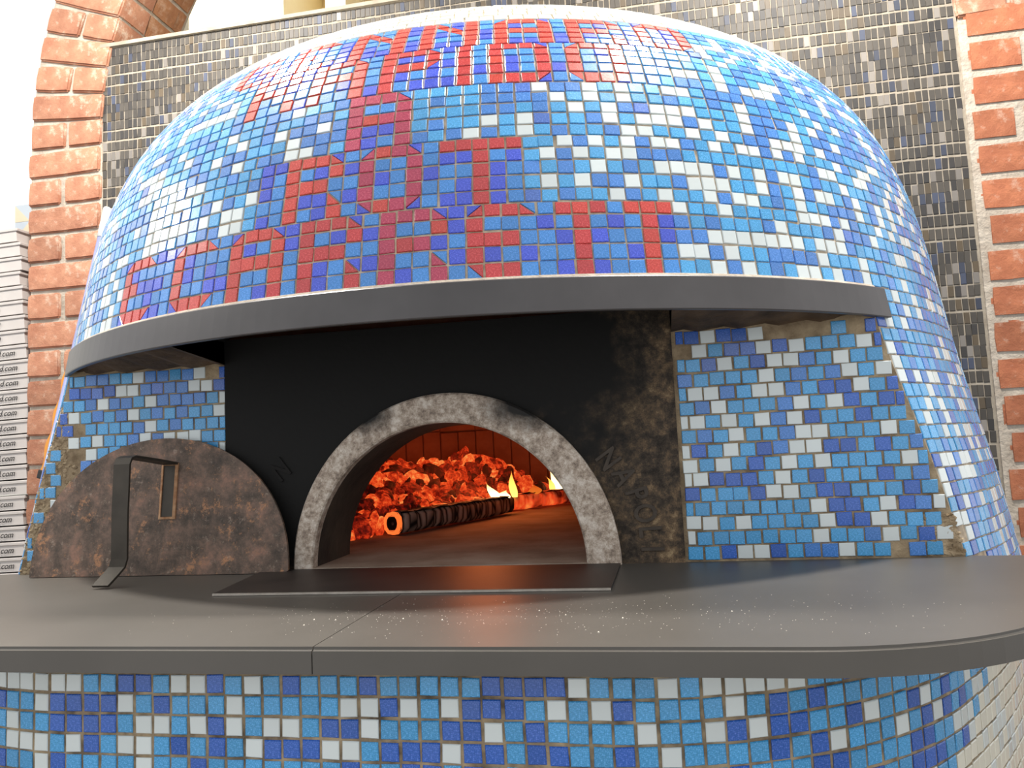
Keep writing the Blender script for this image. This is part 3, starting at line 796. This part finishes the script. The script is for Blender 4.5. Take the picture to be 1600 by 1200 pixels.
# steel sheet before the mouth
V = [(-.262, -.921, 0), (.2996, -.9174, 0), (.3015, -.706, 0), (-.300, -.706, 0)]
hp = link('hearth_plate', mesh('hearth_plate', [(x, y, CT + z) for z in (.0006, .0034) for x, y, _ in V], [(3, 2, 1, 0), (4, 5, 6, 7), (0, 1, 5, 4), (1, 2, 6, 5), (2, 3, 7, 6), (3, 0, 4, 7)], [steel_dark]))
highlight_m = noisy('highlight_steel', srgb(176, 168, 158), srgb(206, 198, 188), 60, .35, .6, .1, 200)  # bright strip that paints a highlight along the sheet's front edge
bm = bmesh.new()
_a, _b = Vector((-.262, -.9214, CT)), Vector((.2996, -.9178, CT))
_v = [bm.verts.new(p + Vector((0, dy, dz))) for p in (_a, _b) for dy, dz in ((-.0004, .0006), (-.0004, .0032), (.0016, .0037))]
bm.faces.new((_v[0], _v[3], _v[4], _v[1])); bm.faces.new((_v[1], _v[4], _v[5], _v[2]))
link('edge_highlight', bmmesh('edge_highlight', bm, [highlight_m]), hp)
tag(hp, 'thin dark steel sheet lying on the worktop before the oven mouth', 'hearth plate')
# flour dust
flour_m = noisy('flour', srgb(206, 198, 184), srgb(226, 220, 208), 30, .9, 0, 0)
V, F = [], []
for i in range(620):
    if random.random() < .6: x, y = random.gauss(.12, .16), random.gauss(-1.06, .05)
    else: x, y = random.gauss(.42, .16), random.gauss(-1.05, .055)
    if not (-.45 < x < .72 and -1.185 < y < -.94): continue
    r = random.choice((.0002, .0003, .0004, .0005)) if random.random() < .985 else .0011
    o = len(V); V += [(x - r, y - r, CT + .0001), (x + r, y - r, CT + .0001), (x, y + r, CT + .0001), (x, y, CT + r * 1.1)]; F += [(o, o + 1, o + 3), (o + 1, o + 2, o + 3), (o + 2, o, o + 3)]
fl = link('flour_crumbs', mesh('flour_crumbs', V, F, [flour_m])); tag(fl, 'scattered flour and crumbs on the stone worktop', 'flour', kind='stuff')

# =================================================================== OVEN DOOR leaning on the left panel
DX, DR, DH = -.4925, .2475, .2365
tilt = math.atan2(.028, .235)
door = empty('oven_door', (DX, -.729, CT + .001)); tag(door, 'rusty half-round steel oven door leaning on the tiled panel', 'oven door')
door.rotation_euler = (-tilt, 0, 0)
sh = [(-DR * math.cos(math.pi * i / 56), .004 + (DH - .004) * math.sin(math.pi * i / 56) ** .93) for i in range(57)]
sh = [(-DR, 0)] + sh + [(DR - .004, .002), (DR - .022, 0)]
bm = bmesh.new(); vs = [bm.verts.new((x, 0, z)) for x, z in sh]; f = bm.faces.new(vs)
ex = bmesh.ops.extrude_face_region(bm, geom=[f])
for v in ex['geom']:
    if isinstance(v, bmesh.types.BMVert): v.co.y += .005
bmesh.ops.recalc_face_normals(bm, faces=bm.faces[:])
link('door_leaf', bmmesh('door_leaf', bm, [rust]), door)
# pressed plate on the leaf where the handle is fixed
bm = bmesh.new(); box_bm(bm, .006, .031, -.0022, .0, .098, .188, .001, 1)
link('handle_mount', bmmesh('handle_mount', bm, [bar_m]), door)
weld = noisy('rusty_weld', srgb(150, 100, 66), srgb(196, 158, 122), 90, .85, 0, .6, 200, .003)
bm = bmesh.new()
ro = [(.0025, .0945), (.0345, .0945), (.0345, .1915), (.0025, .1915)]; ri = [(.0070, .0985), (.0300, .0985), (.0300, .1875), (.0070, .1875)]
va = [[bm.verts.new((x, y, z)) for x, z in q] for q, y in ((ro, 0), (ro, -.0025), (ri, -.0042), (ri, 0))]
for a_, b_ in zip(va, va[1:]):
    for i in range(4): bm.faces.new((a_[i], a_[(i + 1) % 4], b_[(i + 1) % 4], b_[i]))
bmesh.ops.recalc_face_normals(bm, faces=bm.faces[:])
link('weld_bead', bmmesh('weld_bead', bm, [weld]), door)
def ribbon(name, path, w, th, mat, parent):
    secs = []
    for i, (p, wd) in enumerate(path):
        a = Vector(path[max(i - 1, 0)][0]); b_ = Vector(path[min(i + 1, len(path) - 1)][0]); t = (b_ - a).normalized(); wd = Vector(wd).normalized(); nn_ = t.cross(wd).normalized()
        p = Vector(p); secs.append([p + wd * w / 2 + nn_ * th / 2, p - wd * w / 2 + nn_ * th / 2, p - wd * w / 2 - nn_ * th / 2, p + wd * w / 2 - nn_ * th / 2])
    return loft(name, [[tuple(q) for q in s] for s in secs], mat, parent, True, False)
X1 = (1, 0, 0)
hz = .1905
ribbon('handle_bar', [((.020, -.001, hz), X1), ((.020, -.05, hz + .001), X1), ((.019, -.112, hz + .001), X1), ((.018, -.120, hz - .003), X1), ((.0175, -.123, hz - .012), X1), ((.012, -.112, .10), X1), ((.008, -.100, .03), X1), ((.004, -.099, .017), X1), ((.001, -.108, .006), X1), ((-.004, -.124, -.011), X1)], .0285, .004, bar_m, door)

# =================================================================== FIRE
def ember_mat():
    m, nt, b = mat_new('glowing_embers')
    g = N(nt, 'ShaderNodeNewGeometry'); n = noise_n(nt, 55, 6, .75)
    ad = N(nt, 'ShaderNodeMath', operation='MULTIPLY_ADD'); ad.inputs[1].default_value = .42; nt.links.new(g.outputs['Random Per Island'], ad.inputs[0]); nt.links.new(n.outputs['Fac'], ad.inputs[2])
    r = ramp(nt, ad.outputs[0], [(.54, (.010, .0006, .0003)), (.68, (.20, .007, .002)), (.82, (.75, .045, .008)), (.93, (1, .16, .03)), (1, (1, .34, .08))]); nt.links.new(r.outputs[0], b.inputs['Emission Color'])
    b.inputs['Base Color'].default_value = srgb(60, 40, 36); b.inputs['Roughness'].default_value = .9; b.inputs['Emission Strength'].default_value = .85
    n3 = noise_n(nt, 90, 5); bump(nt, b, n3.outputs['Fac'], .5, .004)
    return m
ember_m = ember_mat()
def mound(x, y):
    a = .165 * math.exp(-(((x + .47) / .24) ** 2 + ((y - .24) / .32) ** 2)); b_ = .135 * math.exp(-(((x + .20) / .22) ** 2 + ((y - .52) / .17) ** 2)); c = .05 * math.exp(-(((x + .33) / .13) ** 2 + ((y + .12) / .16) ** 2))
    return a + b_ + c
_bm = bmesh.new(); bmesh.ops.create_icosphere(_bm, subdivisions=2, radius=1); _bm.verts.ensure_lookup_table()
IV = np.array([v.co[:] for v in _bm.verts]); IF = np.array([[v.index for v in f.verts] for f in _bm.faces]); _bm.free()
EV, EF, cnt = [], [], 0
while cnt < 1500:
    x, y = random.uniform(-.68, .04), random.uniform(-.36, .68)
    if x * x + y * y > .69 ** 2: continue
    h = mound(x, y)
    if h < .010: continue
    lx = (y + .22) * .40 - .235                     # keep clear of the charred log
    if x > lx - .030 and y < .30: continue
    if y >= .26 and x > (y - .31) * .68 - .130: continue
    r = random.uniform(.009, .024) * (1.5 if random.random() < .12 else 1)
    q = np.array(Quaternion((random.gauss(0, 1), random.gauss(0, 1), random.gauss(0, 1), random.gauss(0, 1))).normalized().to_matrix())
    lump = 1 + .28 * np.sin(IV @ rng.normal(0, 2.2, 3) + rng.uniform(0, 6)) * np.cos(IV @ rng.normal(0, 2.6, 3))
    v = (IV * lump[:, None] * [1.35, random.uniform(.7, 1), random.uniform(.55, .9)] * r) @ q.T + [x, y, CT + .008 + max(r * .7, h * random.uniform(.5, 1.0))]
    EF.append(IF + cnt * len(IV)); EV.append(v); cnt += 1
eb = link('ember_bed', mesh('ember_bed', np.concatenate(EV).tolist(), np.concatenate(EF).tolist(), [ember_m], smooth=True)); tag(eb, 'heap of glowing red embers at the back of the oven', 'embers', kind='stuff')

def log_mat(name, glow):
    m, nt, b = mat_new(name)
    tc = N(nt, 'ShaderNodeTexCoord'); mp = N(nt, 'ShaderNodeMapping'); mp.inputs['Scale'].default_value = (1, .3, .22); nt.links.new(tc.outputs['Object'], mp.inputs[0])
    vo = N(nt, 'ShaderNodeTexVoronoi', feature='DISTANCE_TO_EDGE'); vo.inputs['Scale'].default_value = 48; nt.links.new(mp.outputs[0], vo.inputs['Vector'])
    r = ramp(nt, vo.outputs['Distance'], [(.03, srgb(10, 8, 7)), (.10, srgb(130, 116, 104)), (.3, srgb(206, 190, 176))]); nt.links.new(r.outputs[0], b.inputs['Base Color'])
    b.inputs['Roughness'].default_value = .9
    if glow:
        n = noise_n(nt, 18, 4); r2 = ramp(nt, n.outputs['Fac'], [(.42, (.05, .001, 0)), (.6, (.7, .05, .01)), (.8, (1, .3, .06))]); nt.links.new(r2.outputs[0], b.inputs['Emission Color']); b.inputs['Emission Strength'].default_value = 1.0
    bump(nt, b, vo.outputs['Distance'], .6, .006)
    return m
char_m = noisy('charcoal', srgb(10, 9, 8), srgb(26, 22, 20), 60, .95, 0, .5, 120, .004)
glow_end = bpy.data.materials.new('glowing_end'); glow_end.use_nodes = True
_b = glow_end.node_tree.nodes['Principled BSDF']; _b.inputs['Base Color'].default_value = srgb(40, 20, 14); _b.inputs['Emission Color'].default_value = (1, .16, .03, 1); _b.inputs['Emission Strength'].default_value = 1.2
def log(name, A, B, w, h, mat, label):
    A, B = Vector(A), Vector(B); d = B - A; L = d.length
    root = empty(name, A); tag(root, label, 'log'); root.rotation_euler = (0, 0, math.atan2(d.y, d.x))
    secs = []; nn_ = 22
    for i in range(nn_ + 1):
        x = L * i / nn_; s_ = []
        for j in range(12):
            a = 2 * math.pi * j / 12; ca, sa = math.cos(a), math.sin(a)
            k_ = 1 / max(abs(ca), abs(sa)) ** .75
            y, z = ca * w / 2 * k_, sa * h / 2 * k_
            nz = mnoise.noise((x * 22, y * 30, z * 30 + w * 90)) * .10 + 1
            s_.append((x, y * nz, h * .56 + z * nz))
        secs.append(s_)
    loft('log_body', secs, mat, root, True, True)
    # charred crust along the top, recessed burnt heart and glowing rim on the near end
    cr = [[(x_, y_ * w / 2, h * 1.04 + .002 * math.sin(i * 3 + y_ * 5)) for y_ in (-.86, -.3, .3, .86)] + [(x_, .8 * w / 2, h * .98), (x_, -.8 * w / 2, h * .98)] for i, x_ in enumerate(np.linspace(.012, L * .97, 14))]
    loft('charred_crust', cr, char_m, root, True, False)
    V = []; 
    for xx, k_ in ((-.003, .62), (-.003, 1.0), (.004, 1.04)):
        for j in range(12):
            a = 2 * math.pi * j / 12; q = 1 / max(abs(math.cos(a)), abs(math.sin(a))) ** .5; V.append((xx, math.cos(a) * w / 2 * k_ * q, h * .56 + math.sin(a) * h / 2 * k_ * q))
    F = [(l * 12 + j, l * 12 + (j + 1) % 12, l * 12 + 12 + (j + 1) % 12, l * 12 + 12 + j) for l in (0, 1) for j in range(12)]
    link('glowing_rim', mesh('glowing_rim', V, F, [glow_end]), root)
    V = [(-.0032, math.cos(2 * math.pi * j / 12) * w * .33 , h * .56 + math.sin(2 * math.pi * j / 12) * h * .36) for j in range(12)] + [(.001, 0, h * .56)]
    link('burnt_heart', mesh('burnt_heart', V, [((j + 1) % 12, j, 12) for j in range(12)], [char_m]), root)
    return root
log('burning_log', (-.228, -.262, CT + .007), (-.062, .235, CT + .007), .046, .050, log_mat('cracked_char', False), 'long charred log with cracked sides lying across the oven floor')
log('burning_log', (-.085, .31, CT + .007), (.125, .62, CT + .007), .05, .048, log_mat('cracked_ember', True), 'glowing log burning behind the charred one near the back wall')

def flame_mat(name, base, tip, strength):
    m = bpy.data.materials.new(name); m.use_nodes = True; nt = m.node_tree; nt.nodes.clear()
    out = N(nt, 'ShaderNodeOutputMaterial'); em = N(nt, 'ShaderNodeEmission'); tr = N(nt, 'ShaderNodeBsdfTransparent'); mx = N(nt, 'ShaderNodeMixShader')
    tc = N(nt, 'ShaderNodeTexCoord'); sp = N(nt, 'ShaderNodeSeparateXYZ'); nt.links.new(tc.outputs['Generated'], sp.inputs[0])
    r = ramp(nt, sp.outputs['Z'], [(0, base), (.55, tuple((a + b_) / 2 for a, b_ in zip(base, tip))), (1, tip)]); nt.links.new(r.outputs[0], em.inputs[0]); em.inputs[1].default_value = strength
    r2 = ramp(nt, sp.outputs['Z'], [(0, (.95,) * 3), (.6, (.8,) * 3), (1, (.15,) * 3)])
    nt.links.new(r2.outputs[0], mx.inputs[0]); nt.links.new(tr.outputs[0], mx.inputs[1]); nt.links.new(em.outputs[0], mx.inputs[2]); nt.links.new(mx.outputs[0], out.inputs[0])
    return m
fm1 = flame_mat('flame_bright', (1, .82, .42), (1, .45, .06), 3.2); fm2 = flame_mat('flame_yellow', (1, .62, .12), (1, .22, .02), 2.2); fm3 = flame_mat('flame_faint', (1, .25, .03), (.8, .06, .005), .8)
def flame(loc, w_, h_, lean, mat, label, seed):
    V, F = [], []; rows, cols = 12, 8
    for i in range(rows + 1):
        t = i / rows; r = w_ * (math.sin(math.pi * min(1, t * .9 + .22)) ** 1.1) * (1 - t) ** .35; 
        cx = lean * t * t + .25 * w_ * math.sin(t * 5 + seed); cy = .15 * w_ * math.sin(t * 4 + seed * 2)
        for j in range(cols):
            a = 2 * math.pi * j / cols; V.append((cx + r * math.cos(a), cy + r * .55 * math.sin(a), h_ * t))
    for i in range(rows):
        for j in range(cols): F.append((i * cols + j, i * cols + (j + 1) % cols, (i + 1) * cols + (j + 1) % cols, (i + 1) * cols + j))
    o = link('flame', mesh('flame', V, F, [mat], smooth=True)); o.location = loc
    return tag(o, label, 'flame', 'flames in the oven')
flame((-.088, .175, CT + .056), .016, .046, -.020, fm1, 'white-hot flame on the far end of the charred log', 1)
flame((-.066, .215, CT + .054), .020, .024, .006, fm1, 'low white flame at the tip of the charred log', 2.2)
flame((-.055, .30, CT + .050), .013, .085, -.006, fm2, 'slim yellow flame standing between the two logs', 2)
flame((.050, .53, CT + .050), .017, .095, -.052, fm1, 'tall curling yellow flame on the rear log', 3.4)
flame((.035, .50, CT + .050), .011, .055, -.030, fm2, 'small orange tongue left of the tall flame on the rear log', 4.4)
flame((.098, .575, CT + .050), .013, .070, -.014, fm2, 'short yellow flame beside the mouth ring, on the rear log', 5)
flame((-.015, .40, CT + .050), .024, .034, .012, fm3, 'faint low orange flame on the near end of the rear log', 6)
fire = lamp('fire_glow', (-.12, .18, CT + .20), 2.3, .08, (1, .23, .06))

# =================================================================== PIZZA BOXES
card = noisy('white_card', srgb(184, 178, 174), srgb(196, 190, 187), 5, .75, 0, .05)
ink = noisy('ink', srgb(28, 26, 28), srgb(36, 34, 36), 20, .7, 0, 0)
tm = text_mesh('@icloud.com', .026, .0003, .35, 0, 'RIGHT'); tm.materials.clear(); tm.materials.append(ink); tm.name = 'box_print'
tm2 = text_mesh('NO', .024, .0003, .25, 0, 'RIGHT'); tm2.materials.clear(); tm2.materials.append(ink); tm2.name = 'box_print'
tb = empty('side_table', (-1.72, .24, 0)); tag(tb, 'small table hidden under the stack of pizza boxes', 'table')
twood = noisy('table_wood', srgb(120, 86, 54), srgb(146, 108, 70), 8, .6, 0, .1)
box('table_top', -.24, .225, -.17, .17, CT - .19, CT - .16, twood, tb, .003)
for x in (-.22, .20):
    for y in (-.15, .15): box('leg', x - .018, x + .018, y - .018, y + .018, 0, CT - .19, twood, tb)
nbx = 24; zt = CT - .1495; order = ['lowest', 'second', 'third', 'fourth', 'fifth', 'sixth', 'seventh', 'eighth', 'ninth', 'tenth', 'eleventh', 'twelfth']
xr = [-.012, -.010, -.012, -.014, -.020, -.016, -.008, -.010, -.012, -.010, -.008, -.006, -.004, -.002, -.005, -.014, -.020, -.022, -.028, -.030, -.040, -.034, -.040, -.052]
for i in range(nbx):
    h = .0457
    up = nbx - 1 - i
    which = ('topmost' if up == 0 else order[up] + ' from the top' if up < 12 else (order[i] + (' from the bottom' if i else '')) if i < 12 else 'middle one')
    root = empty('pizza_box', (-1.485 + xr[i], .075, zt)); root.rotation_euler = (0, -.026, random.uniform(-.006, .006))
    tag(root, f'flat white pizza box beside the brick jamb, {which} of the stack', 'pizza box', 'stack of pizza boxes')
    W_ = .36
    V = [(-W_, 0, .001), (0, 0, .001), (0, .33, .001), (-W_, .33, .001), (-W_ + .004, .001, h - .005), (-.004, .001, h - .005), (-.004, .326, h - .005), (-W_ + .004, .326, h - .005)]
    link('tray', mesh('tray', V, [(3, 2, 1, 0), (0, 1, 5, 4), (1, 2, 6, 5), (2, 3, 7, 6), (3, 0, 4, 7), (4, 5, 6, 7)], [card]), root)
    lid = box('lid', -W_ - .002, .0025, -.0025, .332, h - .013, h - .0035, card, root, .0015, 1)
    if i < 19:
        o = link('box_print', tm if i < 16 else tm2, root); o.matrix_local = Matrix.Translation((-.040 if i < 16 else -.085, -.0028, h * .40)) @ UPR
    zt += h

# =================================================================== PEEL HANDLE AND ORANGE PADDLE behind the dome
def tube(name, A, B, r, mat, parent=None, n=12):
    A, B = Vector(A), Vector(B); t = (B - A).normalized(); u = t.orthogonal().normalized(); v = t.cross(u)
    return loft(name, [[tuple(P + (u * math.cos(2 * math.pi * i / n) + v * math.sin(2 * math.pi * i / n)) * r) for i in range(n)] for P in (A, B)], mat, parent, True, True)
alu = noisy('sky_tinted_tube', srgb(128, 134, 176), srgb(146, 152, 192), 6, .3, .3, 0)  # blue in the base colour imitates sky reflected in the aluminium
cap_w = noisy('white_cap', srgb(226, 226, 222), srgb(236, 236, 232), 6, .5, 0, 0); cap_k = noisy('black_rubber', srgb(26, 26, 26), srgb(38, 38, 38), 6, .6, 0, 0)
Pa, Pb = Vector((-1.1579, -.30, CT - .0603)), Vector((-1.177, .02, CT + .9496)); dd = (Pb - Pa).normalized(); Pf = Pa - dd * ((Pa.z - .012) / dd.z)
pole = empty('peel_pole', Pf); tag(pole, 'long bluish metal pole leaning on the wall behind the dome', 'pole')
tube('tube', (0, 0, 0), tuple((Pb - Pf) - dd * .10), .0085, alu, pole); tube('grip', tuple((Pb - Pf) - dd * .10), tuple(Pb - Pf), .0105, cap_w, pole); tube('foot', tuple(-dd * .008), tuple(dd * .05), .011, cap_k, pole)
orange = noisy('orange_plastic', srgb(214, 140, 50), srgb(226, 154, 62), 6, .45, 0, .03)
pad = empty('orange_paddle', (-1.275, -.10, CT + .185)); tag(pad, 'wavy orange plastic paddle hanging between dome and brick jamb', 'paddle')
pad.rotation_euler = (0, .28, 0)
V, F = [], []
for i in range(25):
    z = .004 + .30 * i / 24; wv = .004 * math.sin(i * .85)
    for x, y in ((-.012 + wv, -.006), (.07, -.006), (.07, .006), (-.012 + wv, .006)): V.append((x, y, z))
for i in range(24):
    for j in range(4): F.append((4 * i + j, 4 * i + (j + 1) % 4, 4 * i + 4 + (j + 1) % 4, 4 * i + 4 + j))
F += [(3, 2, 1, 0), (96, 97, 98, 99)]
link('blade', mesh('blade', V, F, [orange]), pad)
box('end_cap', -.016, .03, -.009, .009, -.018, .006, cap_k, pad, .003)
tube('hook_rod', (.03, 0, .29), (.03, .13, .42), .004, cap_k, pad)
